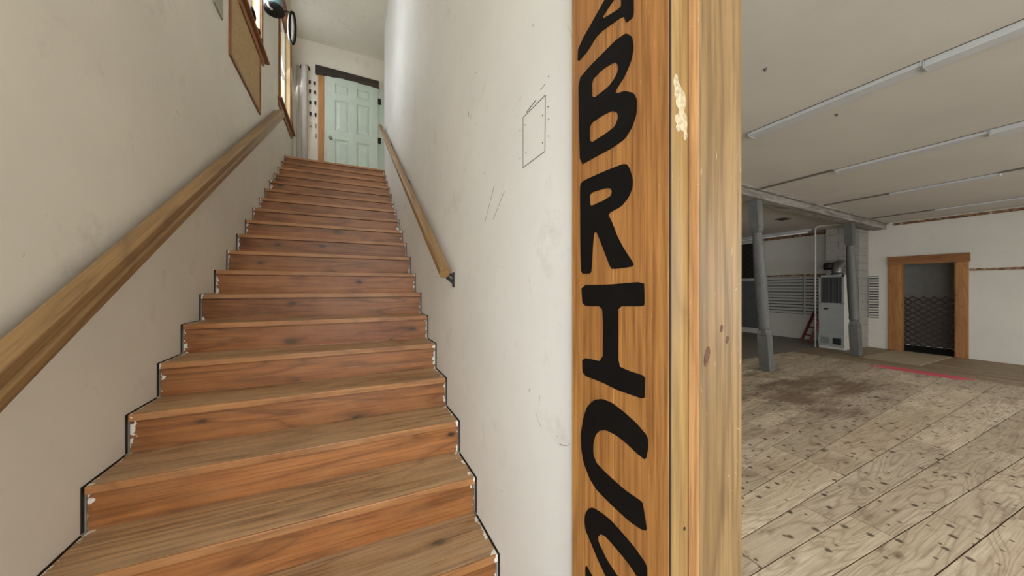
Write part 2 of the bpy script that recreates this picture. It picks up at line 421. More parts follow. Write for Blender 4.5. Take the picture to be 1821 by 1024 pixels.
struct(m.build('floor_landing', 'tread'), 'wooden landing floor at the head of the stairs', 'floor')

# front of the building, behind the camera: a wall with a glazed entrance and shop windows
m = MB()
def front(x0, x1, z0, z1): m.box(x0, x1, FRONT_Y - 0.2, FRONT_Y, z0, z1)
front(-1.2, -0.85, 0, STAIR_TOP); front(0.65, 0.9, 0, STAIR_TOP); front(-0.85, 0.65, 0, 0.45); front(-0.85, 0.65, 2.65, 3.6); front(-0.85, 0.65, 5.4, STAIR_TOP)
front(0.9, 1.5, 0, CEIL); front(4.9, 5.9, 0, CEIL); front(10.5, 12.2, 0, CEIL); front(1.5, 4.9, 0, 0.6); front(1.5, 4.9, 2.6, CEIL); front(5.9, 10.5, 0, 0.6); front(5.9, 10.5, 2.6, CEIL)
struct(m.build('wall_front', 'room_wall'), 'shop front wall with glazed openings behind the viewer', 'wall')

# the big room
DY0, DY1, DZ = 2.33, 3.13, 2.15
m = MB()
m.box(FAR_X, FAR_X + 0.14, FRONT_Y, DY0, 0, CEIL + 0.1); m.box(FAR_X, FAR_X + 0.14, DY1, REAR_Y, 0, CEIL + 0.1); m.box(FAR_X, FAR_X + 0.14, DY0, DY1, DZ, CEIL + 0.1)
struct(m.build('wall_far', 'room_wall'), 'pale painted wall with the pine framed doorway', 'wall')
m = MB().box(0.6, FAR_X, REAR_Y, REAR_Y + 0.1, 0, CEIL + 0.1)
struct(m.build('wall_rear', 'rear_dark'), 'unseen wall darkened to grey-brown at the back of the big room', 'wall')
m = MB().box(0.58, FAR_X + 0.14, FRONT_Y, REAR_Y, CEIL, CEIL + 0.1)
ceil_o = struct(m.build('ceiling', 'ceiling'), 'low painted board ceiling of the big room', 'ceiling')
m = MB().box(-1.9, FAR_X + 1.6, FRONT_Y - 0.2, REAR_Y + 0.1, -0.12, -0.022)
floor_o = struct(m.build('floor', 'subfloor'), 'worn bare plank floor of the big room', 'floor')
# stretch of hall wall above the room ceiling so the stair hall is closed
m = MB().box(0.58, 0.9, FRONT_Y, 0.435, CEIL, STAIR_TOP)
struct(m.build('wall_hall', 'plaster_right'), 'white wall above the wide opening by the lettered board', 'wall')

# floor planks running across the room, wedge a little as they do in the old floor
def seam(y, X):
    return y + max(-0.045, min(0.10, -0.031 + 0.19 * (y - 0.88))) * (X - 2.6)
y = -1.02; rows = []
while y < 4.75:
    rows.append(y)
    y += random.choice((0.19, 0.205, 0.22, 0.23)) * (1.0 if y < 2 else 0.9)
for i in range(len(rows) - 1):
    x = (-1.0 if rows[i] < 0.2 else 0.76) ; ya, yb = rows[i], rows[i + 1]
    first = True
    while x < 9.38:
        L = random.uniform(0.35, 1.3) if first else random.choice((random.uniform(0.45, 1.0), random.uniform(1.1, 2.4)))
        first = False
        x2 = min(9.38, x + L)
        if 9.38 - x2 < 0.3: x2 = 9.38
        g = 0.0042; zt = random.uniform(-0.003, 0.0)
        e = 0.006; c = [(x + e, seam(ya, x) + g), (x2 - e, seam(ya, x2) + g), (x2 - e, seam(yb, x2) - g), (x + e, seam(yb, x) - g)]
        mm = MB().hexa([(*p, -0.022) for p in c] + [(*p, zt) for p in c])
        mm.build('plank', 'floor_plank', floor_o, fix=False)
        x = x2
# boards of the raised far strip, laid the other way
x = 9.385
while x < FAR_X - 0.02:
    wd = random.uniform(0.085, 0.13); x2 = min(FAR_X, x + wd); y = 3.6
    while y > -1.6:
        L = random.uniform(1.2, 3.0); y2 = max(-1.7, y - L)
        MB().box(x + 0.002, x2 - 0.002, y2 + 0.002, y - 0.002, -0.022, random.uniform(-0.002, 0.0)).build('board', 'floor_board', floor_o, fix=False)
        y = y2
    x = x2
m = MB().box(0.76, FAR_X, 4.14, REAR_Y, -0.022, 0.003)
m.build('lino_sheet', 'lino', floor_o)
m = MB().box(9.385, FAR_X, 3.6, 4.14, -0.022, 0.0)
m.build('board', 'floor_board', floor_o)

# closet behind the far doorway
m = MB().box(FAR_X + 1.5, FAR_X + 1.6, 1.4, 4.2, 0, 2.6).box(FAR_X + 0.14, FAR_X + 1.5, 1.4, 1.5, 0, 2.6).box(FAR_X + 0.14, FAR_X + 1.5, 4.1, 4.2, 0, 2.6).box(FAR_X + 0.14, FAR_X + 1.6, 1.4, 4.2, 2.6, 2.7)
struct(m.build('wall_closet', 'closet'), 'shadowed grey walls of the small room behind the lattice gate', 'wall')
MB().box(FAR_X, FAR_X + 1.5, 1.5, 4.1, -0.022, -0.001).build('threshold_sheet', 'dark', floor_o)

# pine casing of the far doorway
door1 = thing('door_frame', (FAR_X, (DY0 + DY1) / 2, 0), 'orange pine casing around the doorway with the lattice gate', 'door frame')
for (y0, y1) in ((DY0 - 0.17, DY0), (DY1, DY1 + 0.20)):
    MB().box(FAR_X - 0.035, FAR_X - 0.001, y0, y1, 0.0, DZ).build('side_casing', 'door_wood', door1, 0.004)
MB().box(FAR_X - 0.05, FAR_X - 0.001, DY0 - 0.19, DY1 + 0.21, DZ, DZ + 0.20).build('header', 'door_wood_h', door1, 0.006)
MB().box(FAR_X - 0.06, FAR_X - 0.05, DY0 - 0.19, DY1 + 0.21, DZ + 0.17, DZ + 0.20).build('header_lip', 'door_wood_h', door1)
for (y0, y1) in ((DY0, DY0 + 0.02), (DY1 - 0.02, DY1)):
    MB().box(FAR_X, FAR_X + 0.14, y0, y1, 0.0, DZ).build('jamb', 'door_wood', door1)

# striped borders on the far wall
trim_n = 0
def trim(y0, y1, z0, z1, label, mat='stripe', x1=None):
    global trim_n; trim_n += 1
    o = MB().box(FAR_X - 0.022, FAR_X - 0.001, y0, y1, z0, z1).build('trim_%d' % trim_n, mat)
    return struct(o, label, 'trim')
trim(FRONT_Y, 3.24, CEIL - 0.085, CEIL - 0.025, 'brown striped border under the ceiling to the right of the beam')
trim(FRONT_Y, DY0 - 0.19, 1.945, 1.995, 'brown striped border at door height right of the doorway')
trim(4.42, 6.10, CEIL - 0.085, CEIL - 0.01, 'brown striped border under the ceiling behind the grey posts')
trim(4.42, 6.10, 1.935, 1.985, 'brown striped border above the white slatted panels')

# beam across the room, on the two posts
a = on_z(1322, 346, 3.075); b = on_z(1578, 408, 3.075); sl = (b.y - a.y) / (b.x - a.x)
def beam_y(X): return a.y + sl * (X - a.x)
beam = thing('ceiling_beam', (6.5, beam_y(6.5), 3.075), 'peeling white painted beam resting on the two grey posts', 'beam')
X0, X1 = 0.77, FAR_X - 0.001
def beam_piece(name, f0, f1, z0, z1, mat):
    mm = MB().hexa([(X0, beam_y(X0) + f0, z0), (X1, beam_y(X1) + f0, z0), (X1, beam_y(X1) + f1, z0), (X0, beam_y(X0) + f1, z0),
                    (X0, beam_y(X0) + f0, z1), (X1, beam_y(X1) + f0, z1), (X1, beam_y(X1) + f1, z1), (X0, beam_y(X0) + f1, z1)])
    mm.build(name, mat, beam, 0.004)
beam_piece('girder', 0.0, 0.24, 3.075, CEIL - 0.03, 'beam_paint')
beam_piece('ceiling_plate', -0.05, 0.29, CEIL - 0.03, CEIL - 0.001, 'beam_paint')

def turned_post(name, base, top, s, label):
    t = thing(name, base, label, 'post', 'grey turned posts under the beam')
    base = Vector(base); top = Vector(top); d = top - base
    def P(k): return base + d * k
    def sq(mm, k0, k1, s0, s1, sh0=1.0):
        a_, b_ = P(k0), P(k1); h0, h1 = s0 / 2, s1 / 2
        mm.hexa([a_ + Vector(v) for v in ((-h0, -h0, 0), (h0, -h0, 0), (h0, h0, 0), (-h0, h0, 0))] + [b_ + Vector(v) for v in ((-h1, -h1, 0), (h1, -h1, 0), (h1, h1, 0), (-h1, h1, 0))])
    mm = MB(); sq(mm, 0.0, 0.225, s, s); sq(mm, 0.225, 0.265, s, s * 0.72)
    mm.build('square_base', 'grey_paint', t, 0.01)
    ks = [0.262, 0.275, 0.29, 0.31, 0.40, 0.52, 0.65, 0.75, 0.80, 0.825, 0.83]
    rs = [0.42, 0.49, 0.48, 0.46, 0.49, 0.50, 0.47, 0.41, 0.37, 0.38, 0.39]
    MB().sweep([P(k) for k in ks], [r * s * 1.08 for r in rs], 20).build('turned_shaft', 'grey_paint', t)
    mm = MB(); sq(mm, 0.825, 0.855, s * 0.62, s * 0.88); sq(mm, 0.855, 1.0, s * 0.88, s * 0.88)
    mm.build('square_head', 'grey_paint', t, 0.008)
    return t
pa = on_z(1364, 659, 0.0); pt = on_z(1347, 352, 3.073)
turned_post('turned_post', (pa.x, pa.y, 0), (pt.x + 0.16, beam_y(pt.x) + 0.12, 3.073), 0.172, 'grey turned wooden post nearest the pine jamb, under the beam')
pb = on_z(1523, 632, 0.0); pt2 = on_z(1508, 396, 3.073)
turned_post('turned_post', (pb.x, pb.y, 0), (pt2.x + 0.06, beam_y(pt2.x) + 0.12, 3.073), 0.168, 'grey turned wooden post standing in front of the furnace and chimney')

# ================================================================== STAIRS
RISE, RUN, Y0S = 0.19, 0.2803, 1.8434 - 4 * 0.2803
stairs = thing('staircase', (-0.3, Y0S + RUN, 0), 'steep straight flight of worn orange fir steps between white walls', 'stairs')
def stair_board(name, y0, y1, z0, z1, mat, bevel):
    # three lengths in one mesh share vertices; attribute = distance from the nearest wall
    mm = MB(); G = 0.0085
    cuts = [(0, 0.0), (0, 0.10), (1, -0.10), (1, 0.0)]
    pts = []
    for (yy, zz) in ((y0, z0), (y1, z0), (y1, z1), (y0, z1)):
        xl, xr = LX(yy) + G, RX(yy) - G
        pts.append([xl, xl + 0.12, xr - 0.12, xr])
    vals = []
    for k in range(4):
        for j, (yy, zz) in enumerate(((y0, z0), (y1, z0), (y1, z1), (y0, z1))):
            mm.v.append(Vector((pts[j][k], yy, zz))); vals.append((0.0, 0.12, 0.12, 0.0)[k])
    for k in range(3):
        for j in range(4):
            a_ = k * 4 + j; b_ = k * 4 + (j + 1) % 4
            mm.f.append((a_, b_, b_ + 4, a_ + 4))
    mm.f.append((0, 1, 2, 3)); mm.f.append((15, 14, 13, 12))
    o = mm.build(name, mat, stairs)
    at = o.data.attributes.new('end_gap', 'FLOAT', 'POINT')
    for i, v in enumerate(vals): at.data[i].value = v
    if bevel:
        bv = o.modifiers.new('bevel', 'BEVEL'); bv.width = bevel; bv.segments = 2; bv.limit_method = 'ANGLE'; bv.angle_limit = R(60)
    return o
for n in range(1, 21):
    yn = Y0S + RUN * n; z = RISE * n
    y_back = yn + RUN + 0.02 if n < 20 else yn + 0.30
    stair_board('tread', yn + 0.010, y_back, z - 0.033, z, 'tread', 0.003)
    stair_board('nosing', yn - 0.002, yn + 0.010, z - 0.034, z + 0.0004, 'nosing', 0.004)
    stair_board('riser', yn + 0.018, yn + 0.034, z - RISE, z - 0.034, 'riser', 0)
    # dark strip filling the joint between the step and each wall
    for fx, sg in ((LX, 1), (RX, -1)):
        e = MB(); o0, o1 = sorted((sg * 0.0006, sg * (0.0036 if sg > 0 else 0.0032)))
        e.skew(fx, o0, o1, yn - 0.004, yn + 0.012, z - RISE + 0.003, z + 0.002)
        if n < 20: e.skew(fx, o0, o1, yn + 0.012, yn + RUN - 0.007, z - 0.01, z + 0.002)
        e.build('joint', 'joint', stairs)

# ================================================================== HANDRAILS
def handrail(name, p0, p1, prof, side, label):
    t = thing(name, p0, label, 'handrail', 'stair handrails')
    d = (Vector(p1) - Vector(p0)); L = d.length
    rail = MB().profile(prof, (0, 0, 0), (L, 0, 0), (0, 1, 0), (0, 0, 1)).build('rail', 'rail', None, 0.004)
    x = d.normalized(); yv = Vector((0, 0, 1)).cross(x).normalized(); zv = x.cross(yv)
    rail.matrix_world = Matrix(((x.x, yv.x, zv.x, 0), (x.y, yv.y, zv.y, 0), (x.z, yv.z, zv.z, 0), (0, 0, 0, 1)))
    mw = rail.matrix_world.copy(); rail.parent = t
    rail.matrix_basis = mw
    return t, x
# profile: u to the left of the rising direction, w up
octo = [(-0.032, -0.018), (-0.020, -0.036), (0.020, -0.036), (0.032, -0.018), (0.032, 0.016), (0.020, 0.032), (-0.020, 0.032), (-0.032, 0.016)]
colonial = [(-0.034, -0.050), (0.034, -0.050), (0.034, 0.046), (0.026, 0.052), (-0.026, 0.052), (-0.036, 0.044), (-0.036, 0.014), (-0.030, 0.002), (-0.038, -0.010), (-0.038, -0.040)]
RO = 0.075
def rail_left(Y): return Vector((LX(Y, RO), Y, 1.335 + (Y - 1.42) * 0.678))
tL, dL = handrail('handrail', rail_left(0.5), rail_left(5.60), colonial, 1, 'long brown handrail on the left wall, rising to the window')
def rail_right(Y): return Vector((RX(Y, -0.075), Y, 1.66 + (Y - 1.90) * 0.667))
tR, dR = handrail('handrail', rail_right(1.90), rail_right(6.32), octo, -1, 'pale eight-sided handrail on the right wall with black brackets')
def bracket(t, P, fx, sgn):
    # P: under the rail; an iron arm to the wall and an upright wall plate
    Y = P.y; wx = fx(Y, 0); z = P.z - 0.045
    mm = MB()
    mm.box(min(wx, wx + sgn * 0.008), max(wx, wx + sgn * 0.008), Y - 0.014, Y + 0.014, z - 0.085, z + 0.01)
    mm.bar((wx + sgn * 0.004, Y, z - 0.055), (P.x, Y, z + 0.005), 0.02, 0.012, (0, 1, 0))
    mm.bar((wx + sgn * 0.004, Y, z - 0.01), (P.x, Y, z + 0.005), 0.02, 0.012, (0, 1, 0))
    mm.build('bracket', 'black_metal', t)
for Y in (1.96, 3.6, 5.2): bracket(tR, rail_right(Y), RX, -1)
for Y in (1.0, 2.75, 4.4): bracket(tL, rail_left(Y) - Vector((0, 0, 0.012)), LX, 1)

# ================================================================== LETTERED BOARD AND JAMB
BO = -0.026                          # face of the board, proud of the stair wall
sign = thing('sign_board', (RX(0.6), 0.6, 0), 'varnished vertical board painted with large black letters beside the stairs', 'sign')
ys = [RX and on_x(px, 512, RA + BO, RB).y for px in (1017, 1092, 1189)]
for (y0, y1) in ((ys[1] + 0.0006, ys[0]), (ys[2], ys[1] - 0.0006)):
    MB().skew(RX, BO, -0.001, y0, y1, 0.0, 3.2).build('plank', 'sign_wood', sign, 0.0015)
def chaikin(p, k=0.16):
    out = []
    for i in range(len(p)):
        a_, b_ = p[i], p[(i + 1) % len(p)]
        out += [(a_[0] + (b_[0] - a_[0]) * k, a_[1] + (b_[1] - a_[1]) * k), (a_[0] + (b_[0] - a_[0]) * (1 - k), a_[1] + (b_[1] - a_[1]) * (1 - k))]
    return out
nrm = Vector((-1, RB, 0)).normalized()
def letter(loops, ox, oy, sc, name):
    L3 = []
    for lp in loops:
        L3.append([on_x(ox + x_ * sc, oy + y_ * sc, RA + BO - 0.0004, RB) for x_, y_ in chaikin(lp)])
    o = MB().slab(L3, nrm, 0.0012).build('letter', 'black', sign)
    o['label'] = 'black painted capital letter ' + name
    return o
letter([[(75, 1000), (66, 640), (62, 320), (160, 205), (270, 95), (360, 5), (440, -50), (488, -20), (500, 70), (480, 170), (430, 290), (357, 405), (357, 432), (430, 408), (500, 425), (527, 480), (522, 590), (490, 690), (430, 790), (330, 860), (200, 930)],
        [(168, 325), (250, 240), (350, 178), (378, 205), (378, 250), (345, 315), (300, 375), (172, 475)],
        [(152, 672), (250, 605), (330, 565), (370, 580), (378, 620), (350, 690), (280, 745), (152, 826)]], 1015, 70, 150 / 668, 'B')
letter([[(88, 962), (82, 800), (80, 600), (78, 250), (85, 215), (110, 190), (270, 118), (430, 55), (465, 55), (490, 95), (515, 180), (512, 250), (480, 330), (420, 405), (308, 465), (345, 540), (390, 660), (450, 770), (520, 875), (520, 893), (500, 905), (345, 925), (325, 900), (280, 780), (218, 620), (195, 620), (185, 720), (172, 945), (160, 960)],
        [(158, 310), (185, 285), (300, 252), (335, 258), (343, 285), (335, 315), (280, 352), (175, 400), (162, 390)]], 1015, 280, 150 / 698, 'R')
letter([[(85, 75), (290, 72), (580, 48), (585, 140), (585, 235), (560, 242), (375, 242), (378, 400), (378, 715), (450, 750), (590, 795), (588, 880), (587, 980), (440, 930), (370, 905), (260, 850), (95, 785), (92, 648), (255, 682), (258, 400), (250, 242), (95, 240)]], 1015, 490, 150 / 668, 'I')
letter([[(75, 290), (95, 170), (120, 95), (170, 45), (230, 38), (300, 65), (390, 135), (480, 215), (560, 310), (565, 390), (548, 485), (480, 430), (400, 355), (330, 300), (260, 265), (210, 268), (180, 300), (165, 360), (165, 440), (185, 500), (240, 560), (320, 635), (400, 705), (520, 785), (530, 830), (545, 920), (555, 995), (520, 990), (430, 930), (300, 810), (190, 700), (140, 620), (95, 500), (78, 400)]], 1015, 700, 150 / 614, 'C')
letter([[(155, 400), (165, 330), (200, 275), (245, 265), (340, 320), (440, 400), (560, 530), (720, 720), (850, 910), (852, 1060), (820, 1140), (740, 1030), (640, 880), (500, 710), (380, 575), (330, 560), (305, 590), (310, 650), (400, 840), (520, 1024), (690, 1280), (770, 1480), (745, 1620), (620, 1650), (400, 1450), (165, 1120), (165, 890), (240, 1024), (420, 1290), (520, 1390), (565, 1360), (540, 1270), (390, 1024), (310, 860), (220, 640), (165, 510)]], 1015, 860, 150 / 937, 'S')
# upper letters of the word, above the frame apart from one foot
letter([[(55, 185), (60, 60), (330, -420), (430, -470), (500, -330), (500, -180), (440, -130), (420, -190), (215, -40), (135, 95)],
        [(235, -150), (400, -250), (400, -330), (360, -340)]], 1015, 70, 150 / 668, 'A')

jamb = thing('jamb_post', (0.64, 0.43, 0), 'scratched pine post and stop strip at the end of the stair wall', 'post')
xs0 = RX(0.435, BO)
MB().box(0.5402, 0.70, 0.4475, 0.47, 0.0, 3.2).build('back_board', 'dark', jamb)  # dark filler behind the gaps, so they read as deep shade
MB().box(0.5408, 0.5436, 0.4385, 0.447, 0.0, 3.2).build('gap_shade', 'joint', jamb)  # solid dark strip painting the shade of the gap beside the board
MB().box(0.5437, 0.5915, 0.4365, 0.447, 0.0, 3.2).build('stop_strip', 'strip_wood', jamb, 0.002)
MB().box(0.5918, 0.5942, 0.4375, 0.447, 0.0, 3.2).build('gap_shade', 'joint', jamb)  # same painted gap shade, between strip and post
MB().box(0.5962, 0.736, 0.4155, 0.447, 0.0, 3.22).build('post_face', 'post_wood', jamb, 0.002)
MB().box(0.5944, 0.5961, 0.417, 0.447, 0.0, 3.22).build('post_side_lit', 'post_side_lit', jamb)  # thin veneer carrying the lighter, lit colour
sp_ = [(400, 262), (408, 268), (412, 284), (416, 300), (426, 318), (434, 332), (440, 360), (436, 382), (430, 398), (441, 410), (444, 440), (441, 468), (446, 486), (436, 500), (430, 486), (432, 470), (420, 462), (410, 470), (402, 456), (406, 440), (398, 428), (401, 410), (412, 404), (414, 388), (404, 376), (403, 352), (397, 336), (399, 314), (394, 292)]
pts_ = [on_y(1000 + x_ * 0.5, y_ * 0.5, 0.4365) for x_, y_ in sp_]
MB().slab([[(p.x, 0.4364, p.z) for p in pts_]], (0, -1, 0), 0.0005).build('paint_splash', 'paint_white', jamb)
def knot(cx, cz, rx, rz, tilt):
    pts = []
    for k in range(18):
        a_ = 2 * math.pi * k / 18; u_, v_ = rx * math.cos(a_), rz * math.sin(a_)
        pts.append((cx + u_ * math.cos(tilt) - v_ * math.sin(tilt), 0.4154, cz + u_ * math.sin(tilt) + v_ * math.cos(tilt)))
    return pts
M['knot'] = plain('knot_brown', lin(92, 58, 32), 0.6, 0, 0.35, 160)
for px, py, rx, rz in ((1257, 634, 0.0078, 0.021), (1293, 604, 0.0048, 0.008), (1283, 584, 0.0045, 0.008)):
    P = on_y(px, py, 0.4155)
    MB().slab([knot(P.x, P.z, rx, rz, -0.25)], (0, -1, 0), 0.0005).build('knot', 'knot', jamb)
P = on_y(1217, 940, 0.4365)
MB().slab([[(p[0], 0.4364, p[2]) for p in knot(P.x, P.z, 0.003, 0.004, 0)]], (0, -1, 0), 0.0005).build('knot', 'dark', jamb)

# pencilled outline and screw holes on the right wall
def wall_line(px0, px1, wd=0.0022, name='pencil_line'):
    a_ = on_x(*px0, RA - 0.0006, RB); b_ = on_x(*px1, RA - 0.0006, RB)
    MB().bar(a_, b_, wd, 0.0008, nrm).build(name, 'pencil', wall_right)
q4 = [(930, 209), (970, 169), (969, 269), (930, 298)]
for i in range(4): wall_line(q4[i], q4[(i + 1) % 4])
wall_line((936, 200), (953, 178), 0.003); wall_line((961, 160), (969, 150), 0.0012); wall_line((877, 390), (897, 340), 0.0012); wall_line((862, 396), (879, 330), 0.0012)
for px, py in ((925, 232), (934, 222), (935, 272), (925, 282), (965, 205), (965, 254), (975, 190), (976, 212), (976, 242), (976, 136), (848, 222), (852, 272), (862, 308)):
    P = on_x(px, py, RA - 0.0003, RB)
    MB().sweep([P, P + nrm * 0.0012], 0.0022, 8).build('screw_hole', 'pencil', wall_right)

# ================================================================== LANDING DOOR
dx0 = on_y(582, 135, END_Y).x; dx1 = on_y(672, 160, END_Y).x; dtop = on_y(582, 135, END_Y).z
door = thing('door_1', ((dx0 + dx1) / 2, END_Y, LAND_Z), 'pale green six panel door at the head of the stairs', 'door')
door['kind'] = 'structure'
yf = END_Y - 0.045
Wd = dx1 - dx0; Hd = dtop - LAND_Z
cells = []
for cx in (0.29, 0.71):
    for (z0, z1) in ((0.11, 0.39), (0.475, 0.775), (0.84, 0.94)):
        cells.append((dx0 + (cx - 0.14) * Wd, dx0 + (cx + 0.14) * Wd, LAND_Z + z0 * Hd, LAND_Z + z1 * Hd))
R4 = lambda x0, x1, za, zb, yy: [(x0, yy, za), (x1, yy, za), (x1, yy, zb), (x0, yy, zb)]
leaf = MB().slab([R4(dx0, dx1, LAND_Z, dtop, yf)] + [R4(*c_, yf) for c_ in cells], (0, 1, 0), 0.022).build('leaf', 'door_paint', door)
MB().box(dx0, dx1, yf + 0.0225, END_Y - 0.004, LAND_Z, dtop).build('core', 'door_paint', leaf)
for (x0, x1, za, zb) in cells:
    pm = MB()
    for ins, yy in ((0.0, yf), (0.022, yf + 0.020), (0.028, yf + 0.020), (0.075 if zb - za > 0.25 else 0.055, yf + 0.005)):
        pm.v += [Vector(p) for p in R4(x0 + ins, x1 - ins, za + ins, zb - ins, yy)]
    for lv in range(3):
        for k in range(4):
            pm.f.append((lv * 4 + k, lv * 4 + (k + 1) % 4, lv * 4 + 4 + (k + 1) % 4, lv * 4 + 4 + k))
    pm.f.append((12, 13, 14, 15))
    pm.build('panel', 'door_paint', leaf)
kz = on_y(590, 248, END_Y).z; kx = on_y(589, 248, END_Y).x
MB().sweep([(kx, yf, kz), (kx, yf - 0.008, kz), (kx, yf - 0.01, kz), (kx, yf - 0.035, kz), (kx, yf - 0.045, kz), (kx, yf - 0.06, kz), (kx, yf - 0.07, kz)], [0.032, 0.032, 0.014, 0.014, 0.028, 0.03, 0.016], 14).build('knob', 'chrome', door)
cx0 = on_y(566, 200, END_Y).x
MB().box(cx0, dx0 - 0.055, END_Y - 0.03, END_Y - 0.001, LAND_Z, dtop + 0.0).build('side_casing', 'door_wood', door, 0.004)
MB().box(dx0 - 0.055, dx0 - 0.004, END_Y - 0.02, END_Y - 0.001, LAND_Z, dtop + 0.02).build('jamb', 'slat_white', door)
MB().box(dx1 + 0.004, dx1 + 0.16, END_Y - 0.02, END_Y - 0.001, LAND_Z, dtop).build('jamb', 'door_paint', door)
for hz in (on_y(676, 183, END_Y).z, on_y(676, 252, END_Y).z):
    MB().box(dx1 - 0.002, dx1 + 0.06, yf - 0.012, yf + 0.03, hz - 0.055, hz + 0.055).build('hinge', 'black_metal', door)
# rough dark header, lower edge uneven
hx0 = on_y(562, 120, END_Y).x; ht = on_y(566, 119, END_Y).z
top = [(hx0, ht), (dx1 + 0.02, ht - 0.02)]
low = [(dx1 + 0.02 - (dx1 + 0.02 - hx0) * k / 12, ht - 0.160 - 0.009 * math.sin(k * 2.3) - 0.010 * math.sin(k * 0.6 + 1)) for k in range(13)]
MB().slab([[(x_, END_Y - 0.065, z_) for x_, z_ in [top[0], top[1]] + low]], (0, 1, 0), 0.06).build('header', 'dark_wood', door)
# header over the side opening, seen end on
MB().box(0.195, 0.224, 6.50, END_Y - 0.07, dtop - 0.02, dtop + 0.14).build('side_header', 'dark_wood', door)

# white pipe in the corner
P = on_y(541, 116, END_Y - 0.08)
pipe = thing('vent_pipe', (P.x, P.y, LAND_Z), 'white upright pipe in the corner left of the pale green door', 'pipe')
MB().sweep([(P.x, P.y, LAND_Z), (P.x, P.y, P.z - 0.09), (P.x, P.y + 0.01, P.z - 0.02), (P.x, P.y + 0.05, P.z), (P.x, END_Y - 0.001, P.z)], 0.055, 16).build('tube', 'pipe_white', pipe)
ring = MB()
for k in range(14):
    a0 = math.pi * (-0.05 + 1.1 * k / 14); a1 = math.pi * (-0.05 + 1.1 * (k + 1) / 14)
    ring.bar((P.x + 0.075 * math.cos(a0), END_Y - 0.012, P.z - 0.02 + 0.075 * math.sin(a0)), (P.x + 0.075 * math.cos(a1), END_Y - 0.012, P.z - 0.02 + 0.075 * math.sin(a1)), 0.024, 0.02, (0, 1, 0))
ring.build('collar', 'black_metal', pipe)
P2 = on_y(529, 180, END_Y - 0.03)
tag(MB().sweep([(P2.x, END_Y - 0.022, LAND_Z), (P2.x, END_Y - 0.022, 5.95)], 0.02, 10).build('thin_pipe', 'pipe_white'), 'thin grey pipe in the corner behind the white pipe', 'pipe')

# two columns of key hooks
for ci, (px, ys_) in enumerate(((551, (148, 164, 184, 204, 224)), (560, (150, 166, 185, 206, 225, 243)))):
    for k, py in enumerate(ys_):
        P = on_y(px + k * 0.4, py, END_Y)
        h = thing('key_hook', (P.x, END_Y, P.z), 'small %s hook on the wall, %s from the top of the %s column' % ('dark' if k < 4 else 'pale', ('first', 'second', 'third', 'fourth', 'fifth', 'sixth')[k], ('left', 'right')[ci]), 'hook', 'hooks left of the landing door')
        MB().box(P.x - 0.016, P.x + 0.016, END_Y - 0.008, END_Y - 0.0005, P.z - 0.01, P.z + 0.055).build('plate', 'black_metal' if k < 4 else 'chrome', h)
        MB().sweep([(P.x, END_Y - 0.006, P.z), (P.x, END_Y - 0.02, P.z - 0.03), (P.x + 0.004, END_Y - 0.035, P.z - 0.04), (P.x + 0.006, END_Y - 0.045, P.z - 0.015)], 0.006, 6).build('prong', 'black_metal' if k < 4 else 'chrome', h)

# thin stick leaning in the corner
pa_ = on_y(519, 224, END_Y - 0.05); pb_ = on_y(530, 262, END_Y - 0.05)
tag(MB().bar((LX(6.98, 0.012), 6.98, 4.70), (LX(7.27, 0.012), 7.27, 4.60), 0.02, 0.05).build('chair_rail', 'window_wood'), 'short dark wood strip on the wall past the stair window', 'trim')

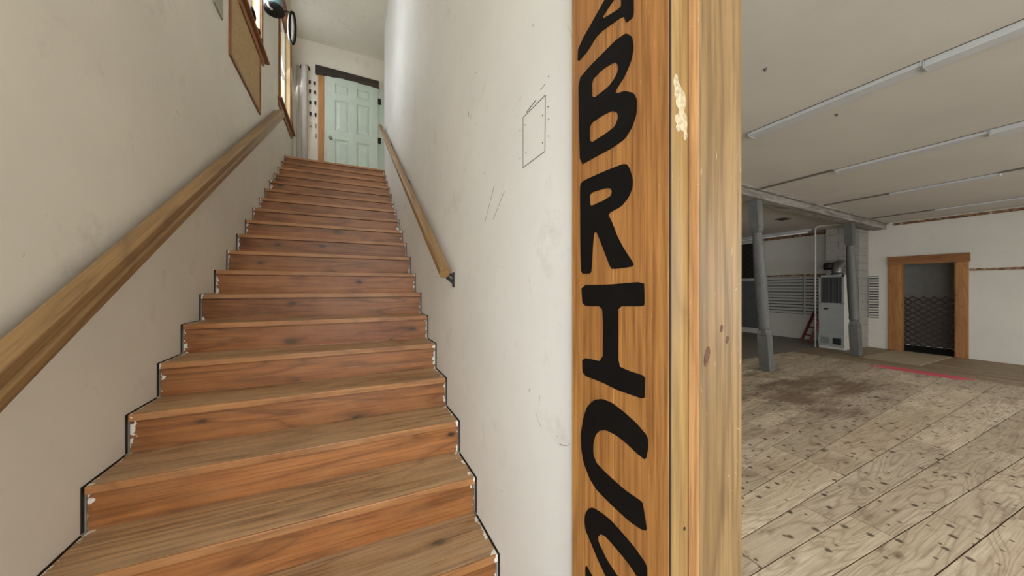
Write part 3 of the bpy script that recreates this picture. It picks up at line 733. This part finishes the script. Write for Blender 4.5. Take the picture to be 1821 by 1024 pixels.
# ================================================================== STAIR WINDOWS
def stair_window(num, W, label, sill_y0, sill_y1, sill_out):
    y0, y1, z0, z1 = W
    t = thing('window_%d' % num, (LX((y0 + y1) / 2), (y0 + y1) / 2, z0), label, 'window'); t['kind'] = 'structure'
    # jambs lining the opening
    MB().skew(LX, -T + 0.01, 0.0, y0, y0 + 0.018, z0, z1).build('jamb', 'jamb_wood', t)
    MB().skew(LX, -T + 0.01, 0.0, y1 - 0.018, y1, z0, z1).build('jamb', 'jamb_wood', t)
    MB().skew(LX, -T + 0.01, 0.0, y0, y1, z1 - 0.018, z1).build('head_jamb', 'window_wood', t)
    # casing
    MB().skew(LX, 0.0005, 0.02, y0 - 0.10, y0 + 0.005, z0 - 0.02, z1 + 0.10).build('side_casing', 'window_wood', t, 0.003)
    MB().skew(LX, 0.0005, 0.02, y1 - 0.005, y1 + 0.08, z0 - 0.02, z1 + 0.10).build('side_casing', 'window_wood', t, 0.003)
    MB().skew(LX, 0.0005, 0.022, y0 - 0.10, y1 + 0.08, z1, z1 + 0.10).build('head_casing', 'window_wood', t, 0.003)
    # sash and glass
    s_ = MB()
    for (a0, a1, b0, b1) in ((y0 + .018, y0 + .055, z0, z1), (y1 - .055, y1 - .018, z0, z1), (y0, y1, z0 + 0.0, z0 + 0.05), (y0, y1, z1 - 0.06, z1 - 0.018), (y0, y1, (z0 + z1) / 2 - 0.018, (z0 + z1) / 2 + 0.018)):
        s_.skew(LX, -0.11, -0.075, a0, a1, b0, b1)
    sash = s_.build('sash', 'slat_white', t)
    MB().skew(LX, -0.094, -0.090, y0 + 0.05, y1 - 0.05, z0 + 0.05, (z0 + z1) / 2 - .018).build('pane', 'glass', sash)
    MB().skew(LX, -0.094, -0.090, y0 + 0.05, y1 - 0.05, (z0 + z1) / 2 + .018, z1 - 0.06).build('pane', 'glass', sash)
    MB().skew(LX, -0.075, sill_out, sill_y0, sill_y1, z0 - 0.028, z0).build('sill', 'window_wood', t, 0.004) if False else None
    MB().skew(LX, 0.0005, sill_out, sill_y0, sill_y1, z0 - 0.03, z0).build('sill', 'window_wood', t, 0.004)
    MB().skew(LX, -0.075, 0.0, y0, y1, z0 - 0.001, z0 + 0.002).build('stool', 'window_wood', t)
    MB().skew(LX, 0.0005, 0.022, sill_y0 + 0.04, sill_y1 - 0.1, z0 - 0.12, z0 - 0.03).build('apron', 'window_wood', t, 0.003)
    return t
stair_window(1, W1, 'nearer stair window with oak sill above the hardboard panel', 3.80, 4.92, 0.06)
stair_window(2, W2, 'tall oak framed stair window at the top of the left handrail', 5.76, 7.12, 0.06)

# hardboard panel under the first window
cb = thing('notice_board', (LX(4.1), 4.1, 3.68), 'tan hardboard panel in a thin brown frame below the nearer window', 'board')
cy0, cy1, cz0, cz1 = 3.60, 4.66, 3.69, 4.345
MB().skew(LX, 0.001, 0.008, cy0, cy1, cz0, cz1).build('panel', 'cork', cb)
for (a0, a1, b0, b1) in ((cy0 - .02, cy0 + .015, cz0 - .02, cz1), (cy1 - .012, cy1 + .012, cz0 - .02, cz1), (cy0, cy1, cz0 - .02, cz0 + .012)):
    MB().skew(LX, 0.001, 0.018, a0, a1, b0, b1).build('frame_strip', 'window_wood', cb)

# things on the sill of the first window
sz = W1[2] + 0.002
def on_sill(Y, o=-0.005): return Vector((LX(Y, o), Y, sz))
P = on_sill(4.07, 0.015)
tag(MB().sweep([P, P + Vector((0, 0, 0.005)), P + Vector((0, 0, 0.10)), P + Vector((0, 0, 0.12)), P + Vector((0, 0, 0.22))], [0.036, 0.04, 0.04, 0.042, 0.042], 16).build('cup', 'white_plastic'), 'white cylinder standing on the nearer window sill', 'cup')
def lump(name, P, sx, sy, szz, mat, label, cat, seed):
    mm = MB(); n1, n2 = 8, 14
    for i in range(n1 + 1):
        ph = math.pi * i / n1
        for k in range(n2):
            th = 2 * math.pi * k / n2
            v = Vector((math.sin(ph) * math.cos(th), math.sin(ph) * math.sin(th), math.cos(ph)))
            r = 1 + 0.35 * noise.noise(v * 1.8 + Vector((seed, 0, 0)))
            mm.v.append(P + Vector((v.x * sx * r, v.y * sy * r, max(0, szz + v.z * szz * r))))
    for i in range(n1):
        for k in range(n2):
            mm.smooth.add(len(mm.f)); mm.f.append((i * n2 + k, i * n2 + (k + 1) % n2, (i + 1) * n2 + (k + 1) % n2, (i + 1) * n2 + k))
    return tag(mm.build(name, mat), label, cat)
lump('folded_cap', on_sill(4.25, 0.015), 0.04, 0.085, 0.085, 'black', 'crumpled black cap on the window sill beside the white cylinder', 'cap', 1.3)
lump('black_pouch', on_sill(4.48, 0.02), 0.03, 0.04, 0.06, 'black', 'small black pouch in the middle of the window sill', 'pouch', 4.1)
lump('black_rag', on_sill(4.62, 0.02), 0.03, 0.035, 0.05, 'black', 'small black rag at the far end of the window sill', 'rag', 7.7)

# teal lamp between the windows
P = on_x(488, 17, LA + 0.15, LB)
lamp = thing('spot_lamp', (P.x, P.y, P.z), 'teal can lamp with black rim between the stair windows', 'lamp')
ax = Vector((0.16, -0.10, -1.0)).normalized()
MB().sweep([P - ax * 0.34, P - ax * 0.33, P - ax * 0.03, P - ax * 0.02, P], [0.06, 0.098, 0.098, 0.104, 0.104], 22).build('can', 'teal', lamp)
MB().sweep([P - ax * 0.004, P + ax * 0.016, P + ax * 0.016, P + ax * 0.002], [0.107, 0.107, 0.084, 0.080], 22).build('rim', 'black_metal', lamp)
MB().sweep([P + ax * 0.0025, P + ax * 0.010], [0.060, 0.045], 18).build('bulb_face', 'galv', lamp)
MB().bar(P - ax * 0.25, Vector((LX(P.y), P.y, (P - ax * 0.25).z + 0.03)), 0.025, 0.025).build('arm', 'black_metal', lamp)
lp = [P + Vector((-0.02, -0.13, 0.45)), P + Vector((-0.04, -0.15, 0.20)), P + Vector((-0.05, -0.14, 0.05)), P + Vector((-0.04, -0.08, -0.03)), P + Vector((-0.02, -0.02, -0.02))]
MB().sweep(lp, 0.012, 8).build('cord', 'white_plastic', lamp)

# coil of black and white cable hung on the end wall
c0 = on_x(520, 50, LA + 0.13, LB)
coil = thing('cable_coil', (LX(c0.y), c0.y, c0.z), 'coil of black and white cable hung high beside the tall stair window', 'cable')
def loop(dx, mat, sx, szz):
    pts = [(c0.x + dx + 0.92 * sx * math.sin(2 * math.pi * k / 24), c0.y + 0.2 * sx * math.sin(2 * math.pi * k / 24), c0.z + szz * math.cos(2 * math.pi * k / 24)) for k in range(25)]
    MB().sweep(pts, 0.018, 8).build('loop', mat, coil)
MB().bar((LX(c0.y), c0.y, c0.z + 0.24), (c0.x + 0.03, c0.y, c0.z + 0.26), 0.015, 0.015).build('hook', 'black_metal', coil)
loop(0.0, 'black_metal', 0.045, 0.27); loop(-0.025, 'white_plastic', 0.03, 0.22)

# small plate high on the left wall
P = on_x(386, 6, LA, LB)
tag(MB().skew(LX, 0.001, 0.012, P.y - 0.09, P.y + 0.10, P.z - 0.06, P.z + 0.30).build('wall_plate', 'plate'), 'olive plate high on the left wall near the hardboard panel', 'plate')

# ================================================================== CEILING FIXTURES
def strip_light(X, y0, y1, wd, ht, label):
    t = thing('strip_light', (X, (y0 + y1) / 2, CEIL), label, 'light', 'strip lights on the ceiling')
    MB().box(X - wd / 2, X + wd / 2, y0, y1, CEIL - ht, CEIL - 0.0005).build('housing', 'fixture', t, 0.004)
    for (a_, b_) in ((y0 - 0.006, y0), (y1, y1 + 0.006)):
        MB().box(X - wd / 2 - 0.003, X + wd / 2 + 0.003, a_, b_, CEIL - ht - 0.004, CEIL - 0.0005).build('end_cap', 'fixture', t)
    MB().box(X - wd / 2 - 0.006, X - wd / 2, y0, y1, CEIL - 0.005, CEIL - 0.0005).build('seam_strip', 'conduit', t)
    return t
strip_light(3.72, 0.86, 2.00, 0.13, 0.035, 'white strip light on the ceiling nearest the pine post')
strip_light(3.72, -0.60, 0.845, 0.11, 0.05, 'white strip light end to end with the one nearest the post')
strip_light(5.97, 0.95, 2.13, 0.13, 0.035, 'white strip light in the second row, on the beam side')
strip_light(5.97, -0.60, 0.935, 0.15, 0.055, 'white strip light in the second row, on the window side')
strip_light(8.28, 1.23, 2.26, 0.13, 0.035, 'white strip light in the third row from the pine post')
strip_light(10.86, -0.6, 2.34, 0.12, 0.03, 'white strip light in the row nearest the far wall')
def cond(X, y0, y1, label):
    tag(MB().bar((X, y0, CEIL - 0.011), (X, y1, CEIL - 0.011), 0.03, 0.02).build('conduit', 'conduit'), label, 'conduit', 'conduits along the ceiling')
cond(5.87, 2.14, beam_y(5.87) - 0.055, 'thin dark conduit from the beam to the second row light')
cond(8.22, 2.27, beam_y(8.22) - 0.055, 'thin dark conduit from the beam to the third row light')
cond(8.18, -0.6, 1.22, 'thin dark conduit past the window end of the third row light')
cond(10.80, 2.35, beam_y(10.8) - 0.055, 'thin dark conduit from the beam to the far wall light')
for (px, py) in ((1361, 122), (1488, 203)):
    P = on_z(px, py, CEIL)
    MB().sweep([(P.x, P.y, CEIL - 0.0005), (P.x, P.y, CEIL - 0.02)], [0.012, 0.006], 8).build('hook', 'conduit', ceil_o)

# ================================================================== FAR CORNER: CHIMNEY, FURNACE, SLATS, LADDER, GATE
ch = thing('chimney', (11.77, 4.0, 0), 'painted concrete block chimney behind the furnace', 'chimney')
cx0_, cx1_, cy0_, cy1_ = 11.51, FAR_X - 0.002, 3.69, 4.34
MB().box(cx0_ + .008, cx1_, cy0_ + .008, cy1_ - .008, 0, CEIL - 0.002).build('mortar_core', 'mortar', ch)
ch_h = 0.2015; nC = 16
for k in range(nC):
    z0 = k * ch_h + 0.004; z1 = (k + 1) * ch_h - 0.004
    if z1 > CEIL - 0.004: z1 = CEIL - 0.004
    if k % 2: parts = ((cy0_, cy0_ + 0.40), (cy0_ + 0.408, cy1_))
    else: parts = ((cy0_, cy0_ + 0.21), (cy0_ + 0.218, cy1_))
    for (a_, b_) in parts: MB().box(cx0_, cx1_, a_, b_, z0, z1).build('block', 'block', ch)

fx0, fx1, fy0, fy1, fz = 10.72, 11.20, 3.70, 4.19, 1.895
fu = thing('wall_furnace', ((fx0 + fx1) / 2, (fy0 + fy1) / 2, 0), 'tall grey gas furnace with dark upper grille beside the chimney', 'furnace')
MB().box(fx0 + 0.012, fx1, fy0, fy1, 0.0, fz).build('cabinet', 'furnace_side_lit', fu, 0.006)
MB().box(fx0, fx0 + 0.012, fy0 + 0.005, fy1 - 0.005, 0.36, 1.15).build('front_panel', 'furnace', fu, 0.003)
fr = MB()
for (a_, b_, c_, d_) in ((fy0 + .005, fy0 + .045, 1.16, fz), (fy1 - .045, fy1 - .005, 1.16, fz), (fy0, fy1, fz - .05, fz), (fy0, fy1, 1.15, 1.18)): fr.box(fx0 - .004, fx0 + .012, a_, b_, c_, d_)
fr.build('grille_frame', 'furnace', fu)
g = MB().box(fx0 + 0.006, fx0 + 0.0115, fy0 + .045, fy1 - .045, 1.18, fz - .05).build('grille', 'dark', fu)
for k in range(15):
    yy = fy0 + .055 + k * (fy1 - fy0 - .11) / 14
    MB().box(fx0 - 0.001, fx0 + 0.006, yy - 0.004, yy + 0.004, 1.18, fz - .05).build('grille_bar', 'vent', g)
MB().box(fx0 - 0.003, fx0, fy1 - 0.19, fy1 - 0.10, 1.01, 1.05).build('control_slot', 'dark', fu)
base = MB().box(fx0 - .012, fx0 + 0.012, fy0, fy1, 0.07, 0.35).build('base_panel', 'furnace', fu, 0.004)
MB().box(fx0 - .016, fx0 - .012, fy1 - 0.22, fy1 - 0.05, 0.13, 0.29).build('vent', 'vent', base)
MB().box(fx0 - .016, fx0 - .012, fy0 + 0.05, fy0 + 0.21, 0.13, 0.29).build('vent', 'dark', base)
for k in range(6):
    MB().box(fx0 - .019, fx0 - .016, fy1 - 0.22, fy1 - 0.05, 0.14 + k * 0.025, 0.15 + k * 0.025).build('vent_blade', 'furnace', base)
fcx, fcy = 10.93, 3.90
fl = thing('flue_pipe', (fcx, fcy, fz), 'galvanised flue elbow from the furnace top into the chimney', 'flue')
MB().sweep([(fcx, fcy, fz + 0.001), (fcx, fcy, fz + 0.12), (fcx + 0.02, fcy, fz + 0.20), (fcx + 0.10, fcy + .01, fz + 0.27), (fcx + 0.22, fcy + .02, fz + 0.30), (11.49, 3.95, fz + 0.30)], [0.105, 0.105, 0.11, 0.115, 0.11, 0.11], 18).build('elbow', 'galv', fl)
MB().sweep([(fcx, fcy, fz + 0.001), (fcx, fcy, fz + 0.03)], 0.125, 18).build('collar', 'galv', fl)
MB().sweep([(fcx, fcy, fz + 0.10), (fcx, fcy, fz + 0.125)], 0.118, 18).build('band', 'galv', fl)
MB().sweep([(fcx + 0.05, fcy + .08, fz + 0.24), (fcx + 0.05, fcy + .26, fz + 0.24)], [0.09, 0.10], 16).build('draft_hood', 'dark', fl)
cp = thing('gas_pipe', (10.68, 4.24, 0), 'thin white pipe rising from the furnace to the ceiling', 'pipe')
MB().sweep([(10.68, 4.24, 0.005), (10.68, 4.24, CEIL - 0.12), (10.69, 4.23, CEIL - 0.06), (10.74, 4.18, CEIL - 0.025), (10.95, 3.70, CEIL - 0.022)], 0.018, 10).build('tube', 'pipe_white', cp)

def slat_panel(y0, y1, z0, z1, n, label, wall_x=FAR_X):
    t = thing('slatted_panel', (wall_x, (y0 + y1) / 2, z0), label, 'panel', 'white slatted panels')
    MB().box(wall_x - 0.012, wall_x - 0.001, y0, y1, z0, z1).build('backing', 'vent', t)  # backing darkened so the gaps between slats read as shade
    p = (z1 - z0) / n
    me = None
    for k in range(n):
        zz = z0 + k * p
        o = MB().box(wall_x - 0.05, wall_x - 0.0125, y0, y1, zz + 0.018, zz + p - 0.014).build('slat', 'slat_white', t)
slat_panel(5.05, 6.0, 0.76, 1.92, 12, 'wide white slatted panel on the wall left of the furnace')
slat_panel(4.62, 5.0, 0.76, 1.92, 12, 'narrow white slatted panel between the wide panel and the furnace')
slat_panel(3.50, 3.67, 0.78, 1.88, 16, 'slim white slatted panel right of the chimney')

# small red ladder leaning on the wall
lad = thing('ladder', (11.5, 4.8, 0), 'short red wooden ladder leaning beside the furnace', 'ladder')
la, lb_ = Vector((11.20, 5.02, 0.0)), Vector((11.95, 4.56, 0.80)); off = Vector((-0.42, -0.28, 0)).normalized() * 0.28
la = on_z(1426, 605, 0.0); lb_ = on_x(1450, 551, FAR_X - 0.10); la2 = on_z(1441, 609, 0.0); off = la2 - la
MB().bar(la + Vector((0, 0, 0.012)), lb_, 0.03, 0.06).build('side_rail', 'red', lad)
MB().bar(la + off + Vector((0, 0, 0.012)), lb_ + off, 0.03, 0.06).build('side_rail', 'red', lad)
for k in (0.2, 0.45, 0.7, 0.93):
    P = la.lerp(lb_, k); MB().bar(P, P + off, 0.05, 0.025).build('rung', 'red', lad)

# folding lattice gate in the doorway
def lattice(name, X, y0, y1, z0, z1, py, pz, wd, label, cat, sgn=1):
    t = thing(name, (X, (y0 + y1) / 2, z0), label, cat)
    L_, H_ = y1 - y0, z1 - z0; slope = pz / py
    for s in (1, -1):
        c = -H_ / slope if s == 1 else 0.0
        end = L_ if s == 1 else L_ + H_ / slope
        while c < end:
            # z = s*slope*(y - c)
            pts = []
            if s == 1: ya = max(0, c); yb = min(L_, c + H_ / slope)
            else: ya = max(0, c - H_ / slope); yb = min(L_, c)
            if yb - ya > 0.05:
                za = s * slope * (ya - c); zb = s * slope * (yb - c)
                xx = X + (0.006 if s == 1 else -0.006)
                MB().bar((xx, y0 + ya, z0 + za), (xx, y0 + yb, z0 + zb), 0.011, wd, (0, 0, 1)).build('slat', 'lattice', t)
            c += py
    return t
lattice('lattice_gate', FAR_X + 0.22, 2.05, 3.45, 0.12, 1.36, 0.160, 0.135, 0.026, 'dark expanding lattice gate across the far doorway', 'gate')
for o_ in ():
    pass
lg = lattice('lattice_screen', FAR_X - 0.03, 6.12, 7.6, 1.92, 3.1, 0.19, 0.19, 0.04, 'dark lattice screen high on the wall behind the near grey post', 'lattice')
MB().box(FAR_X - 0.02, FAR_X - 0.002, 6.12, 7.6, 1.9, 3.12).build('backing', 'dark', lg)
tag(MB().box(FAR_X - 0.05, FAR_X - 0.002, 6.12, 7.6, 0.18, 1.78).box(FAR_X - 0.09, FAR_X - 0.002, 6.12, 7.6, 1.78, 1.82).build('wall_cabinet', 'vent'), 'grey panel with a ledge under the lattice screen', 'panel')

# rear ceiling: tube light and vent
tb = thing('tube_light', (11.2, 6.0, CEIL), 'bare tube light on the ceiling behind the beam', 'light')
MB().box(11.15, 11.25, 4.55, 8.0, CEIL - 0.06, CEIL - 0.001).build('housing', 'fixture', tb)
MB().sweep([(11.2, 4.60, CEIL - 0.085), (11.2, 7.9, CEIL - 0.085)], 0.02, 10).build('tube', 'white_plastic', tb)
vt = thing('ceiling_vent', (8.6, 4.5, CEIL), 'small dark vent in the ceiling behind the beam', 'vent')
P = on_z(1392, 389, CEIL)
MB().box(P.x - 0.15, P.x + 0.15, P.y - 0.1, P.y + 0.1, CEIL - 0.015, CEIL - 0.001).build('frame', 'conduit', vt)
for k in range(5): MB().box(P.x - 0.13, P.x + 0.13, P.y - 0.08 + k * 0.036, P.y - 0.06 + k * 0.036, CEIL - 0.02, CEIL - 0.015).build('blade', 'dark', vt)
vt.location = (P.x, P.y, CEIL)
for ch_ in vt.children: ch_.location = -Vector(vt.location)

# tape and plywood on the floor
for (x0, x1, y0, y1, lb) in ((9.11, 9.24, 1.70, 2.80, 'near strip of pink tape stuck on the plank floor'), (9.27, 9.41, 1.62, 2.70, 'far strip of pink tape stuck where the planks change')):
    tag(MB().box(x0, x1, y0, y1, 0.0005, 0.002).build('floor_tape', 'tape'), lb, 'tape', 'pink floor tape')
tag(MB().box(10.05, 11.97, 2.36, 3.20, 0.0005, 0.008).build('plywood_sheet', 'plywood'), 'pale plywood sheet on the floor before the far doorway', 'board')
